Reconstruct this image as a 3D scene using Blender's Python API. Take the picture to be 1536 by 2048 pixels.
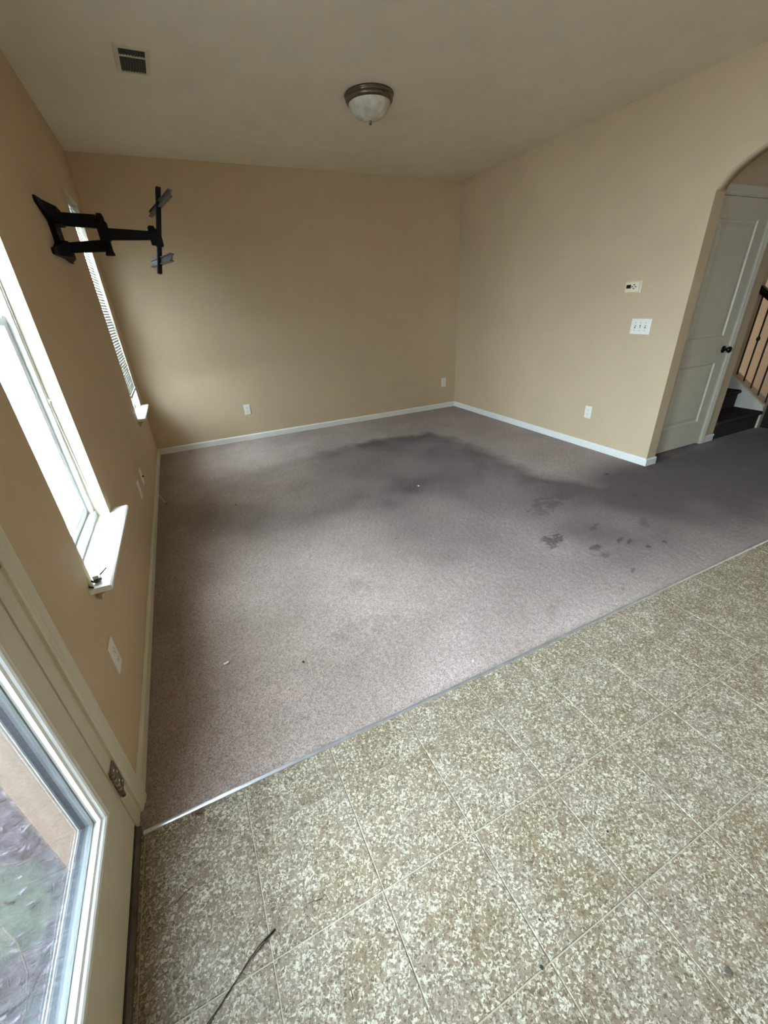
import bpy, math, random
import numpy as np
from mathutils import Vector, Matrix
random.seed(7); rng = np.random.default_rng(7)
for o in list(bpy.data.objects): bpy.data.objects.remove(o)
scene = bpy.context.scene
COL = scene.collection

# ------------------------------------------------------------------ camera
W, H = 4.094, 2.733           # room width (x), ceiling height
YA = -3.063                   # arch opening edge on the right wall
YS = -4.263                   # carpet / vinyl seam
TW = 0.115                    # inner wall thickness
cam = bpy.data.cameras.new('camera'); camo = bpy.data.objects.new('camera', cam); COL.objects.link(camo)
cam.sensor_fit = 'HORIZONTAL'; cam.sensor_width = 36.0; cam.lens = 814.77/1536*36; cam.clip_start = 0.02
camo.matrix_world = Matrix(((0.900307, 0.235186, -0.366245, 0.460742),
                            (-0.432708, 0.392712, -0.811505, -5.234425),
                            (-0.047026, 0.889081, 0.455328, 1.441274), (0, 0, 0, 1)))
scene.camera = camo
# ------------------------------------------------------------------ overcast sky, exposure
world = bpy.data.worlds.new('overcast_sky'); scene.world = world; world.use_nodes = True
wn = world.node_tree.nodes; bg = wn['Background']
SKY = (0.71, 0.86, 1.04, 1); SKY_STRENGTH = 9.0
# CIE overcast sky: three times brighter overhead than at the horizon
wt = world.node_tree; tc = wn.new('ShaderNodeTexCoord'); sx = wn.new('ShaderNodeSeparateXYZ'); wt.links.new(tc.outputs['Generated'], sx.inputs[0])
ma = wn.new('ShaderNodeMath'); ma.operation = 'MULTIPLY_ADD'; ma.use_clamp = False; ma.inputs[1].default_value = 2/3*SKY_STRENGTH; ma.inputs[2].default_value = SKY_STRENGTH/3
mxz = wn.new('ShaderNodeMath'); mxz.operation = 'MAXIMUM'; mxz.inputs[1].default_value = 0.0; wt.links.new(sx.outputs['Z'], mxz.inputs[0]); wt.links.new(mxz.outputs[0], ma.inputs[0])
bg.inputs[0].default_value = SKY; wt.links.new(ma.outputs[0], bg.inputs[1])
scene.view_settings.view_transform = 'Standard'; scene.view_settings.look = 'None'
scene.view_settings.gamma = 1.0; scene.view_settings.use_curve_mapping = False
scene.view_settings.exposure = 3.6
scene.cycles.diffuse_bounces = 8; scene.cycles.max_bounces = 14; scene.cycles.transparent_max_bounces = 12
scene.cycles.use_denoising = True; scene.cycles.sample_clamp_indirect = 8.0
# window rectangles in the outer (left) wall: y0, y1, z0, z1
WIN = {1: (-0.93, -0.325, 0.62, 2.30), 2: (-3.71, -3.115, 0.62, 2.30)}
DOOR = (-5.17, -4.25, 0.0, 2.05)
WIN3 = (-7.3, -6.3, 0.9, 2.2)       # assumed kitchen window, unseen behind the camera, added for the room light
YK = -8.0                              # kitchen end wall
def portal(name, loc, rot, sx, sy):    # light portals only help sampling the sky through the openings
    l = bpy.data.lights.new(name, 'AREA'); l.shape = 'RECTANGLE'; l.size = sx; l.size_y = sy
    l.cycles.is_portal = True
    o = bpy.data.objects.new(name, l); COL.objects.link(o); o.location = loc; o.rotation_euler = rot
for n, (a, b, c, d) in list(WIN.items()) + [(3, WIN3), (4, DOOR)]:
    portal('sky_portal', (-0.16, (a+b)/2, (c+d)/2), (0, -math.pi/2, 0), d-c, b-a)

# ------------------------------------------------------------------ materials
def srgb(r, g, b):
    f = lambda c: (c/255/12.92 if c/255 <= 0.04045 else ((c/255+0.055)/1.055)**2.4)
    return (f(r), f(g), f(b), 1)
class NT:
    def __init__(s, name):
        s.m = bpy.data.materials.new(name); s.m.use_nodes = True; s.t = s.m.node_tree
        s.b = s.t.nodes['Principled BSDF']
    def n(s, kind, **kw):
        x = s.t.nodes.new(kind)
        for k, v in kw.items():
            if k.startswith('i_'):
                key = k[2:]; x.inputs[int(key) if key.isdigit() else key].default_value = v
            else: setattr(x, k, v)
        return x
    def l(s, a, b): s.t.links.new(a, b)
    def pos(s):
        return s.n('ShaderNodeNewGeometry').outputs['Position']
    def ramp(s, fac, stops, interp='LINEAR'):
        r = s.n('ShaderNodeValToRGB'); r.color_ramp.interpolation = interp
        e = r.color_ramp.elements
        while len(e) < len(stops): e.new(0.5)
        for k, (p, c) in enumerate(stops):
            e[k].position = p; e[k].color = c if len(c) == 4 else (*c, 1)
        s.l(fac, r.inputs[0]); return r.outputs[0]
    def noise(s, vec, scale, detail=3, rough=0.55):
        x = s.n('ShaderNodeTexNoise', i_Scale=scale, i_Detail=detail, i_Roughness=rough); s.l(vec, x.inputs['Vector']); return x.outputs[0]
    def mix(s, fac, a, b, blend='MIX'):
        x = s.n('ShaderNodeMix', data_type='RGBA', blend_type=blend)
        if isinstance(fac, (int, float)): x.inputs[0].default_value = fac
        else: s.l(fac, x.inputs[0])
        for v, i in ((a, 6), (b, 7)):
            if isinstance(v, tuple): x.inputs[i].default_value = v
            else: s.l(v, x.inputs[i])
        return x.outputs[2]
    def bump(s, h, strength, dist):
        x = s.n('ShaderNodeBump', i_Strength=strength, i_Distance=dist); s.l(h, x.inputs['Height']); s.l(x.outputs[0], s.b.inputs['Normal'])
def plain(name, col, rough=0.5, metal=0.0, var=0.06, scale=14, spec=0.5, bump=0.0, bscale=250):
    t = NT(name); p = t.pos(); n = t.noise(p, scale)
    dark = tuple(c*(1-var) for c in col[:3]) + (1,); lite = tuple(min(1, c*(1+var)) for c in col[:3]) + (1,)
    t.l(t.ramp(n, [(0.3, dark), (0.7, lite)]), t.b.inputs['Base Color'])
    t.b.inputs['Roughness'].default_value = rough; t.b.inputs['Metallic'].default_value = metal
    t.b.inputs['Specular IOR Level'].default_value = spec
    if bump: t.bump(t.noise(p, bscale, 2), bump, 0.002)
    return t.m
M = {}
M['wall'] = plain('wall_paint', srgb(198, 176, 144), 0.75, var=0.03, scale=3, bump=0.12, bscale=160, spec=0.3)
M['ceiling'] = plain('ceiling_paint', srgb(224, 214, 192), 0.9, var=0.03, scale=5, bump=0.5, bscale=130, spec=0.1)
M['trim'] = plain('white_trim_paint', srgb(226, 224, 216), 0.35, var=0.03)
M['cream'] = plain('cream_door_paint', srgb(206, 198, 176), 0.4, var=0.03)
M['vinyl'] = plain('white_window_vinyl', srgb(236, 238, 236), 0.3, var=0.03)
M['plate'] = plain('white_plastic', srgb(232, 226, 214), 0.35, var=0.02)
M['thermo'] = plain('ivory_plastic', srgb(226, 212, 184), 0.4, var=0.02)
M['screen'] = plain('dark_lcd', (0.006, 0.006, 0.005, 1), 0.25)
M['slot'] = plain('dark_slot', (0.03, 0.028, 0.025, 1), 0.6)
M['black'] = plain('black_powder_coat', (0.004, 0.0035, 0.0035, 1), 0.6, var=0.2, spec=0.15)
M['gray'] = plain('worn_grey_steel', (0.075, 0.07, 0.06, 1), 0.5, var=0.3, spec=0.3)
M['iron'] = plain('black_iron', (0.012, 0.009, 0.008, 1), 0.5, var=0.2)
M['darkwood'] = plain('dark_stained_wood', (0.016, 0.009, 0.006, 1), 0.35, var=0.4, scale=30)
M['nickel'] = plain('aged_nickel', (0.16, 0.125, 0.095, 1), 0.32, metal=0.9, var=0.15, scale=40)
M['hinge'] = plain('antique_bronze', (0.26, 0.21, 0.165, 1), 0.4, metal=0.8, var=0.4, scale=90)
M['knob'] = plain('oil_rubbed_bronze', (0.035, 0.025, 0.02, 1), 0.2, metal=0.9, var=0.2)
M['metal'] = plain('aluminium_strip', (0.62, 0.63, 0.64, 1), 0.32, metal=0.85, var=0.12, scale=25)
M['sill_metal'] = plain('bronze_threshold', (0.10, 0.075, 0.055, 1), 0.5, metal=0.3, var=0.4, scale=20)
M['tan_wood'] = plain('tan_exterior_wood', srgb(122, 102, 84), 0.6, var=0.1, scale=18)
M['twig'] = plain('brown_twig', (0.045, 0.028, 0.018, 1), 0.8, var=0.4, scale=60)
M['needle'] = plain('pine_needle', (0.03, 0.02, 0.014, 1), 0.6, var=0.4, scale=60)
M['leaf'] = plain('dry_leaf', (0.10, 0.05, 0.018, 1), 0.7, var=0.5, scale=120)
M['smudge'] = plain('dark_smudge', (0.10, 0.085, 0.065, 1), 0.8)
M['paper'] = plain('white_paper', srgb(240, 236, 226), 0.7)
M['cord'] = plain('white_cord', srgb(238, 236, 228), 0.6)
M['vent'] = plain('vent_enamel', srgb(204, 196, 172), 0.5, var=0.03)
M['vent_dark'] = plain('vent_duct', (0.018, 0.018, 0.018, 1), 0.7)
M['vent_slat'] = plain('vent_louvre', (0.05, 0.05, 0.048, 1), 0.6)
M['concrete'] = plain('house_siding', srgb(190, 184, 172), 0.8, var=0.08)

def glass(name, tint, rough=0.0):
    t = NT(name); nt = t.t; nt.nodes.remove(t.b); out = nt.nodes['Material Output']
    tr = t.n('ShaderNodeBsdfTransparent'); tr.inputs[0].default_value = tint
    gl = t.n('ShaderNodeBsdfGlossy'); gl.inputs['Roughness'].default_value = 0.02
    fr = t.n('ShaderNodeFresnel', i_IOR=1.45); mx = t.n('ShaderNodeMixShader')
    mu = t.n('ShaderNodeMath', operation='MULTIPLY', i_1=0.6); t.l(fr.outputs[0], mu.inputs[0])
    t.l(mu.outputs[0], mx.inputs[0]); t.l(tr.outputs[0], mx.inputs[1]); t.l(gl.outputs[0], mx.inputs[2])
    t.l(mx.outputs[0], out.inputs[0]); return t.m
M['glass'] = glass('clear_glass', (0.92, 0.95, 0.94, 1))
M['door_glass'] = glass('low_e_glass', (0.92, 0.935, 0.94, 1))
def frosted():
    t = NT('alabaster_glass'); p = t.pos()
    t.l(t.ramp(t.noise(p, 18, 4), [(0.35, srgb(180, 175, 158)), (0.65, srgb(215, 210, 195))]), t.b.inputs['Base Color'])
    t.b.inputs['Roughness'].default_value = 0.25; t.b.inputs['Subsurface Weight'].default_value = 0.2
    t.b.inputs['Subsurface Radius'].default_value = (0.02, 0.02, 0.02); return t.m
M['alabaster'] = frosted()
def slatmat():
    t = NT('white_blind_slat'); nt = t.t
    t.b.inputs['Base Color'].default_value = srgb(190, 187, 180); t.b.inputs['Roughness'].default_value = 0.4  # white slats toned down to light grey so stripes survive the strong backlight
    tl = t.n('ShaderNodeBsdfTranslucent'); tl.inputs[0].default_value = srgb(240, 238, 230)
    mx = t.n('ShaderNodeMixShader', i_0=0.008); t.l(t.b.outputs[0], mx.inputs[1]); t.l(tl.outputs[0], mx.inputs[2])
    t.l(mx.outputs[0], nt.nodes['Material Output'].inputs[0]); return t.m
M['slat'] = slatmat()
def tilemat():
    t = NT('speckled_vinyl'); g = t.pos(); oi = t.n('ShaderNodeObjectInfo')
    sc = t.n('ShaderNodeVectorMath', operation='SCALE', i_Scale=7.31); t.l(oi.outputs['Location'], sc.inputs[0])
    ad = t.n('ShaderNodeVectorMath', operation='ADD'); t.l(g, ad.inputs[0]); t.l(sc.outputs[0], ad.inputs[1]); p = ad.outputs[0]
    big = t.noise(p, 5.5, 3, 0.55); med = t.noise(p, 21, 3, 0.6)
    base = t.mix(med, srgb(99, 85, 64), srgb(142, 123, 95))
    base = t.mix(t.ramp(big, [(0.38, (0, 0, 0)), (0.62, (1, 1, 1))]), base, t.mix(med, srgb(108, 96, 80), srgb(153, 136, 115)))
    warp = t.n('ShaderNodeVectorMath', operation='SCALE', i_Scale=0.016)
    nn = t.n('ShaderNodeTexNoise', i_Scale=110.0, i_Detail=2.0); t.l(p, nn.inputs['Vector']); t.l(nn.outputs['Color'], warp.inputs[0])
    w2 = t.n('ShaderNodeVectorMath', operation='ADD'); t.l(p, w2.inputs[0]); t.l(warp.outputs[0], w2.inputs[1])
    v = t.n('ShaderNodeTexVoronoi', i_Scale=195.0); t.l(w2.outputs[0], v.inputs['Vector'])
    sp = t.n('ShaderNodeSeparateColor'); t.l(v.outputs['Color'], sp.inputs[0])
    mask = t.noise(p, 13, 2)
    shift = t.n('ShaderNodeMath', operation='MULTIPLY_ADD', i_1=0.7, i_2=-0.35); t.l(mask, shift.inputs[0])
    val = t.n('ShaderNodeMath', operation='ADD'); t.l(sp.outputs[0], val.inputs[0]); t.l(shift.outputs[0], val.inputs[1])
    lite = t.ramp(val.outputs[0], [(0.50, (0, 0, 0)), (1.0, (0.85, 0.85, 0.85))])
    col = t.mix(lite, base, srgb(204, 196, 172))
    v2 = t.n('ShaderNodeTexVoronoi', i_Scale=255.0); t.l(w2.outputs[0], v2.inputs['Vector'])
    sp2 = t.n('ShaderNodeSeparateColor'); t.l(v2.outputs['Color'], sp2.inputs[0])
    dk = t.ramp(sp2.outputs[1], [(0.66, (0, 0, 0)), (0.98, (0.75, 0.75, 0.75))])
    col = t.mix(dk, col, srgb(70, 56, 39))
    t.l(col, t.b.inputs['Base Color']); t.b.inputs['Roughness'].default_value = 0.5; t.b.inputs['Specular IOR Level'].default_value = 0.35
    t.bump(t.noise(p, 120, 2), 0.15, 0.001); return t.m
M['tile'] = tilemat()
M['spacer'] = plain('glazing_spacer', (0.018, 0.021, 0.024, 1), 0.4, var=0.15, spec=0.3)
M['grout'] = plain('vinyl_joint', srgb(178, 166, 142), 0.5, var=0.08, scale=9)
def carpetmat():
    t = NT('worn_carpet'); p = t.pos()
    a = t.noise(p, 170, 2, 0.7); b = t.noise(p, 2.1, 4, 0.6)
    base = t.ramp(a, [(0.28, srgb(128, 110, 99)), (0.5, srgb(183, 162, 149)), (0.75, srgb(222, 202, 188))])
    base = t.mix(t.ramp(b, [(0.35, (0, 0, 0)), (0.7, (0.35, 0.35, 0.35))]), base, srgb(110, 92, 76))
    at = t.n('ShaderNodeAttribute', attribute_name='stain_shade')
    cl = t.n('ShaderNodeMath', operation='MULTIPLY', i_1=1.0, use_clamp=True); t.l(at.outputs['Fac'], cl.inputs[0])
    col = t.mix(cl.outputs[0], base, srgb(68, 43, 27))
    t.l(col, t.b.inputs['Base Color']); t.b.inputs['Roughness'].default_value = 0.95; t.b.inputs['Specular IOR Level'].default_value = 0.1
    t.b.inputs['Sheen Weight'].default_value = 0.25; t.b.inputs['Sheen Roughness'].default_value = 0.5
    t.bump(t.noise(p, 260, 3, 0.7), 0.9, 0.005); return t.m
M['carpet'] = carpetmat()
M['stair_carpet'] = plain('dark_stair_carpet', (0.045, 0.036, 0.030, 1), 0.95, var=0.35, scale=160, spec=0.05, bump=0.6)
def groundmat():
    t = NT('yard_ground'); p = t.pos()
    n1 = t.noise(p, 55, 6, 0.75); n2 = t.noise(p, 150, 4, 0.75)
    lit = t.ramp(n1, [(0.36, srgb(24, 18, 18)), (0.5, srgb(56, 47, 49)), (0.62, srgb(82, 72, 75))])
    lit = t.mix(t.ramp(n2, [(0.38, (0.9, 0.9, 0.9)), (0.47, (0, 0, 0))]), lit, srgb(26, 19, 17))
    def patch(cx, cy, sx, sy, soft):
        mp = t.n('ShaderNodeMapping'); mp.inputs['Location'].default_value = (-cx/sx, -cy/sy, 0); mp.inputs['Scale'].default_value = (1/sx, 1/sy, 0)
        t.l(p, mp.inputs['Vector']); ln = t.n('ShaderNodeVectorMath', operation='LENGTH'); t.l(mp.outputs[0], ln.inputs[0])
        ad = t.n('ShaderNodeMath', operation='ADD'); t.l(ln.outputs['Value'], ad.inputs[0])
        nz = t.n('ShaderNodeMath', operation='MULTIPLY_ADD', i_1=1.2, i_2=-0.6); t.l(t.noise(p, 9, 4), nz.inputs[0]); t.l(nz.outputs[0], ad.inputs[1])
        return t.ramp(ad.outputs[0], [(1-soft, (1, 1, 1)), (1.0, (0, 0, 0))])
    moss = t.ramp(n1, [(0.35, srgb(34, 38, 27)), (0.62, srgb(62, 65, 50))])
    lit = t.mix(patch(-0.42, -4.23, 0.22, 0.16, 0.35), lit, moss)
    conc = t.ramp(t.noise(p, 14, 5, 0.6), [(0.35, srgb(60, 60, 60)), (0.65, srgb(84, 84, 83))])
    lit = t.mix(patch(-0.4, -4.95, 0.6, 0.55, 0.25), lit, conc)
    t.l(lit, t.b.inputs['Base Color']); t.b.inputs['Roughness'].default_value = 0.9
    t.bump(n1, 0.6, 0.02); return t.m
M['ground'] = groundmat()
def mulchmat():
    t = NT('bark_mulch'); g = t.n('ShaderNodeNewGeometry')
    t.l(t.ramp(g.outputs['Random Per Island'], [(0.0, srgb(26, 19, 18)), (0.4, srgb(58, 48, 50)), (0.75, srgb(86, 76, 80)), (1.0, srgb(106, 98, 100))]), t.b.inputs['Base Color'])
    t.b.inputs['Roughness'].default_value = 0.9; t.b.inputs['Specular IOR Level'].default_value = 0.2; return t.m
M['mulch'] = mulchmat()

# ------------------------------------------------------------------ mesh helpers
class MB:
    def __init__(s): s.v = []; s.f = []; s.sm = []
    def add(s, vs, fs, smooth=False):
        o = len(s.v); s.v += [tuple(map(float, v)) for v in vs]; s.f += [tuple(i+o for i in f) for f in fs]; s.sm += [smooth]*len(fs); return s
    def box(s, x0, x1, y0, y1, z0, z1, bev=0.0):
        if bev <= 0:
            v = [(x, y, z) for x in (x0, x1) for y in (y0, y1) for z in (z0, z1)]
            return s.add(v, [(0, 1, 3, 2), (4, 6, 7, 5), (0, 4, 5, 1), (2, 3, 7, 6), (0, 2, 6, 4), (1, 5, 7, 3)])
        b = bev; v = []; idx = {}                                    # chamfered box
        X = (x0, x1); Y = (y0, y1); Z = (z0, z1)
        for i in (0, 1):
            for j in (0, 1):
                for k in (0, 1):
                    sx, sy, sz = (1, -1)[i]*b, (1, -1)[j]*b, (1, -1)[k]*b
                    for a, d in enumerate(((0, sy, sz), (sx, 0, sz), (sx, sy, 0))):
                        idx[i, j, k, a] = len(v); v.append((X[i]+d[0], Y[j]+d[1], Z[k]+d[2]))
        q = lambda *t: tuple(idx[c] for c in t); f = []
        for i in (0, 1): f.append(q((i,0,0,0),(i,1,0,0),(i,1,1,0),(i,0,1,0)))
        for j in (0, 1): f.append(q((0,j,0,1),(1,j,0,1),(1,j,1,1),(0,j,1,1)))
        for k in (0, 1): f.append(q((0,0,k,2),(1,0,k,2),(1,1,k,2),(0,1,k,2)))
        for j in (0, 1):
            for k in (0, 1): f.append(q((0,j,k,1),(1,j,k,1),(1,j,k,2),(0,j,k,2)))
        for i in (0, 1):
            for k in (0, 1): f.append(q((i,0,k,0),(i,1,k,0),(i,1,k,2),(i,0,k,2)))
        for i in (0, 1):
            for j in (0, 1): f.append(q((i,j,0,0),(i,j,1,0),(i,j,1,1),(i,j,0,1)))
        for i in (0, 1):
            for j in (0, 1):
                for k in (0, 1): f.append(q((i,j,k,0),(i,j,k,1),(i,j,k,2)))
        return s.add(v, f)
    def loft(s, rings, cap=True, smooth=False, closed=True):
        n = len(rings[0]); vs = [p for r in rings for p in r]; fs = []
        for a in range(len(rings)-1):
            for k in range(n if closed else n-1):
                k2 = (k+1) % n; fs.append((a*n+k, a*n+k2, (a+1)*n+k2, (a+1)*n+k))
        s.add(vs, fs, smooth)
        if cap:
            s.add(rings[0], [tuple(range(n))]); s.add(rings[-1], [tuple(range(n))])
        return s
    def prism(s, poly, axis, a, b, smooth=False):
        def P(u, v, w): return {'x': (w, u, v), 'y': (u, w, v), 'z': (u, v, w)}[axis]
        return s.loft([[P(u, v, a) for u, v in poly], [P(u, v, b) for u, v in poly]], smooth=smooth)
    def tube(s, pts, r, n=8, cap=True):
        pts = [Vector(p) for p in pts]; rr = r if isinstance(r, (list, tuple)) else [r]*len(pts); rings = []
        for i, p in enumerate(pts):
            d = (pts[min(i+1, len(pts)-1)]-pts[max(i-1, 0)]).normalized()
            u = d.orthogonal().normalized() if i == 0 else (u-d*u.dot(d)).normalized()
            w = d.cross(u); rings.append([p+(u*math.cos(2*math.pi*k/n)+w*math.sin(2*math.pi*k/n))*rr[i] for k in range(n)])
        return s.loft(rings, cap=cap, smooth=True)
    def lathe(s, prof, c, axis='z', n=40, cap=False):
        rings = []
        for r, h in prof:
            ring = []
            for k in range(n):
                a = 2*math.pi*k/n; u, v = r*math.cos(a), r*math.sin(a)
                ring.append({'z': (c[0]+u, c[1]+v, c[2]+h), 'y': (c[0]+u, c[1]+h, c[2]+v), 'x': (c[0]+h, c[1]+u, c[2]+v)}[axis])
            rings.append(ring)
        return s.loft(rings, cap=cap, smooth=True)
    def build(s, name, mat, parent=None, fix=True):
        me = bpy.data.meshes.new(name); o0 = ORIG.get(parent, (0, 0, 0)) if parent else (0, 0, 0)
        me.from_pydata([(x-o0[0], y-o0[1], z-o0[2]) for x, y, z in s.v], [], s.f)
        for p, sm in zip(me.polygons, s.sm): p.use_smooth = sm
        me.materials.append(M[mat] if isinstance(mat, str) else mat)
        if fix:
            import bmesh
            bm = bmesh.new(); bm.from_mesh(me); bmesh.ops.remove_doubles(bm, verts=bm.verts, dist=1e-6)
            bmesh.ops.recalc_face_normals(bm, faces=bm.faces); bm.to_mesh(me); bm.free()
        me.update(); o = bpy.data.objects.new(name, me); COL.objects.link(o)
        if parent: o.parent = bpy.data.objects[parent] if isinstance(parent, str) else parent
        ORIG[o.name] = o0
        return o.name
ORIG = {}
def obj(n): return bpy.data.objects[n]
def thing(name, loc, label, cat, group=None):
    e = bpy.data.objects.new(name, None); COL.objects.link(e); e.location = loc; e.empty_display_size = 0.05
    ORIG[e.name] = tuple(loc); tag(e.name, label, cat, group); return e.name
def tag(n, label, cat, group=None):
    o = obj(n); o['label'] = label; o['category'] = cat
    if group: o['group'] = group
    return n
def struct(n): obj(n)['kind'] = 'structure'; return n
def sempty(name, loc=(0, 0, 0)):
    e = bpy.data.objects.new(name, None); COL.objects.link(e); e.location = loc; ORIG[e.name] = tuple(loc); e['kind'] = 'structure'; return e.name
def lab(n, text): obj(n)['label'] = text; return n
def wall_with_holes(mb, axis, a, b, u0, u1, z0, z1, holes):
    """slab between a and b on the axis, spanning u0..u1 and z0..z1, cut by rectangular holes (u0,u1,z0,z1)"""
    us = sorted({u0, u1, *[h[0] for h in holes], *[h[1] for h in holes]}); zs = sorted({z0, z1, *[h[2] for h in holes], *[h[3] for h in holes]})
    for i in range(len(us)-1):
        for k in range(len(zs)-1):
            um, zm = (us[i]+us[i+1])/2, (zs[k]+zs[k+1])/2
            if any(h[0] < um < h[1] and h[2] < zm < h[3] for h in holes): continue
            if axis == 'x': mb.box(a, b, us[i], us[i+1], zs[k], zs[k+1])
            else: mb.box(us[i], us[i+1], a, b, zs[k], zs[k+1])

# ------------------------------------------------------------------ room shell
TL = 0.15                                                            # outer wall thickness
m = MB(); wall_with_holes(m, 'x', -TL, 0, YK, 0.0, 0, H, [(a, b, c-0.0205, d) for a, b, c, d in (WIN[1], WIN[2])]+[WIN3, (DOOR[0], DOOR[1], 0, DOOR[3])]); struct(m.build('wall_left', 'wall', fix=False))
m = MB(); m.box(-TL, W, 0, 0.12, 0, H); struct(m.build('wall_back', 'wall'))
m = MB(); m.box(-TL, W, YK-0.12, YK, 0, H); struct(m.build('wall_kitchen', 'wall'))
# right wall with the arched opening
AY1 = -4.263; ayc = (YA+AY1)/2; RA = 0.917; azc = 1.383
def arch_z(y): return azc+math.sqrt(RA*RA-(y-ayc)**2)
m = MB()
m.box(W, W+TW, YA, 0, 0, H); m.box(W, W+TW, YK, AY1, 0, H)
ys = [YA, YA-0.006, YA-0.02, YA-0.042]+list(np.linspace(YA-0.07, AY1+0.07, 24))+[AY1+0.042, AY1+0.02, AY1+0.006, AY1]
zs = [arch_z(y) for y in ys]; zs[0] = zs[-1] = 2.025; zs[1] = zs[-2] = 2.055; zs[2] = zs[-3] = 2.08; zs[3] = zs[-4] = 2.104
top = [(x, y, H) for y in ys for x in (W, W+TW)]
for k in range(len(ys)-1):
    a, b, za, zb = ys[k], ys[k+1], zs[k], zs[k+1]
    m.add([(W, a, za), (W, b, zb), (W, b, H), (W, a, H)], [(0, 1, 2, 3)]); m.add([(W+TW, a, za), (W+TW, b, zb), (W+TW, b, H), (W+TW, a, H)], [(3, 2, 1, 0)])
    m.add([(W, a, za), (W+TW, a, za), (W+TW, b, zb), (W, b, zb)], [(0, 1, 2, 3)], True)
struct(m.build('wall_right', 'wall'))
m = MB(); m.box(-TL, 8.2, YK-0.12, 1.4, H, H+0.1); struct(m.build('ceiling', 'ceiling'))
# hall beyond the arch
HX = 5.305; HY = -2.945
m = MB(); wall_with_holes(m, 'y', HY, HY+0.115, W+TW, HX, 0, H, [(4.325, 5.09, 0, 2.045)]); struct(m.build('wall_hall', 'wall', fix=False))
m = MB(); m.box(HX-0.115, HX, HY+0.115, 1.3, 0, H); struct(m.build('wall_stair', 'wall'))
m = MB(); m.box(7.45, 7.57, -5.4, 1.3, 0, H); struct(m.build('wall_far', 'wall'))
m = MB(); wall_with_holes(m, 'y', 1.3, 1.4, HX-0.115, 7.57, 0, H, [(6.5, 7.2, 1.1, 2.4)]); struct(m.build('wall_landing', 'wall', fix=False))  # unseen stairwell opening, added to light the hall's far wall
m = MB(); m.box(W+TW, 7.57, -5.52, -5.4, 0, H); struct(m.build('wall_entry', 'wall'))
portal('sky_portal', (6.85, 1.45, 1.75), (-math.pi/2, 0, 0), 0.7, 1.3)
m = MB(); m.box(W+TW, 4.325, HY+0.6, HY+0.66, 0, H); m.box(4.3, 5.19, HY+0.7, HY+0.75, 0, H); struct(m.build('wall_closet', 'wall'))

# ------------------------------------------------------------------ carpet
BORD = np.array([(0.55, -1.36), (0.68, -1.319), (1.17, -1.066), (1.635, -0.99), (2.018, -0.926), (2.614, -0.906), (3.029, -1.04), (3.14, -1.3), (3.156, -1.585), (3.156, -2.182), (3.186, -2.756), (3.30, -3.0), (3.443, -3.119)])
SPOT = [(2.404, -3.606, .075, .05, .8), (2.36, -3.57, .03, .03, .6), (2.561, -3.803, .035, .03, .5), (2.79, -3.613, .05, .02, .5), (3.444, -3.437, .025, .018, .95),
        (3.646, -3.019, .02, .02, .95), (3.333, -3.455, .05, .015, .6), (2.771, -3.819, .03, .012, .6), (2.825, -3.85, .03, .012, .6), (2.865, -3.944, .02, .015, .7),
        (2.999, -3.966, .015, .015, .5), (2.34, -4.163, .03, .01, .7), (2.543, -4.074, .025, .01, .6), (2.542, -3.892, .03, .03, .35), (0.914, -3.742, .07, .06, .25),
        (1.09, -3.45, .05, .09, .22), (1.099, -3.761, .06, .05, .25), (2.742, -3.2, .12, .12, .3), (3.008, -3.148, .1, .06, .3), (1.914, -4.1, .05, .03, .3), (3.1, -3.75, .06, .04, .25)]
def vnoise(X, Y, s, seed):
    r = np.random.default_rng(seed); g = r.random((256, 256)); x = X*s; y = Y*s
    i = np.floor(x).astype(int); j = np.floor(y).astype(int); fx = x-i; fy = y-j; fx = fx*fx*(3-2*fx); fy = fy*fy*(3-2*fy)
    A = lambda a, b: g[(i+a) % 256, (j+b) % 256]
    return (A(0,0)*(1-fx)+A(1,0)*fx)*(1-fy)+(A(0,1)*(1-fx)+A(1,1)*fx)*fy
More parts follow.
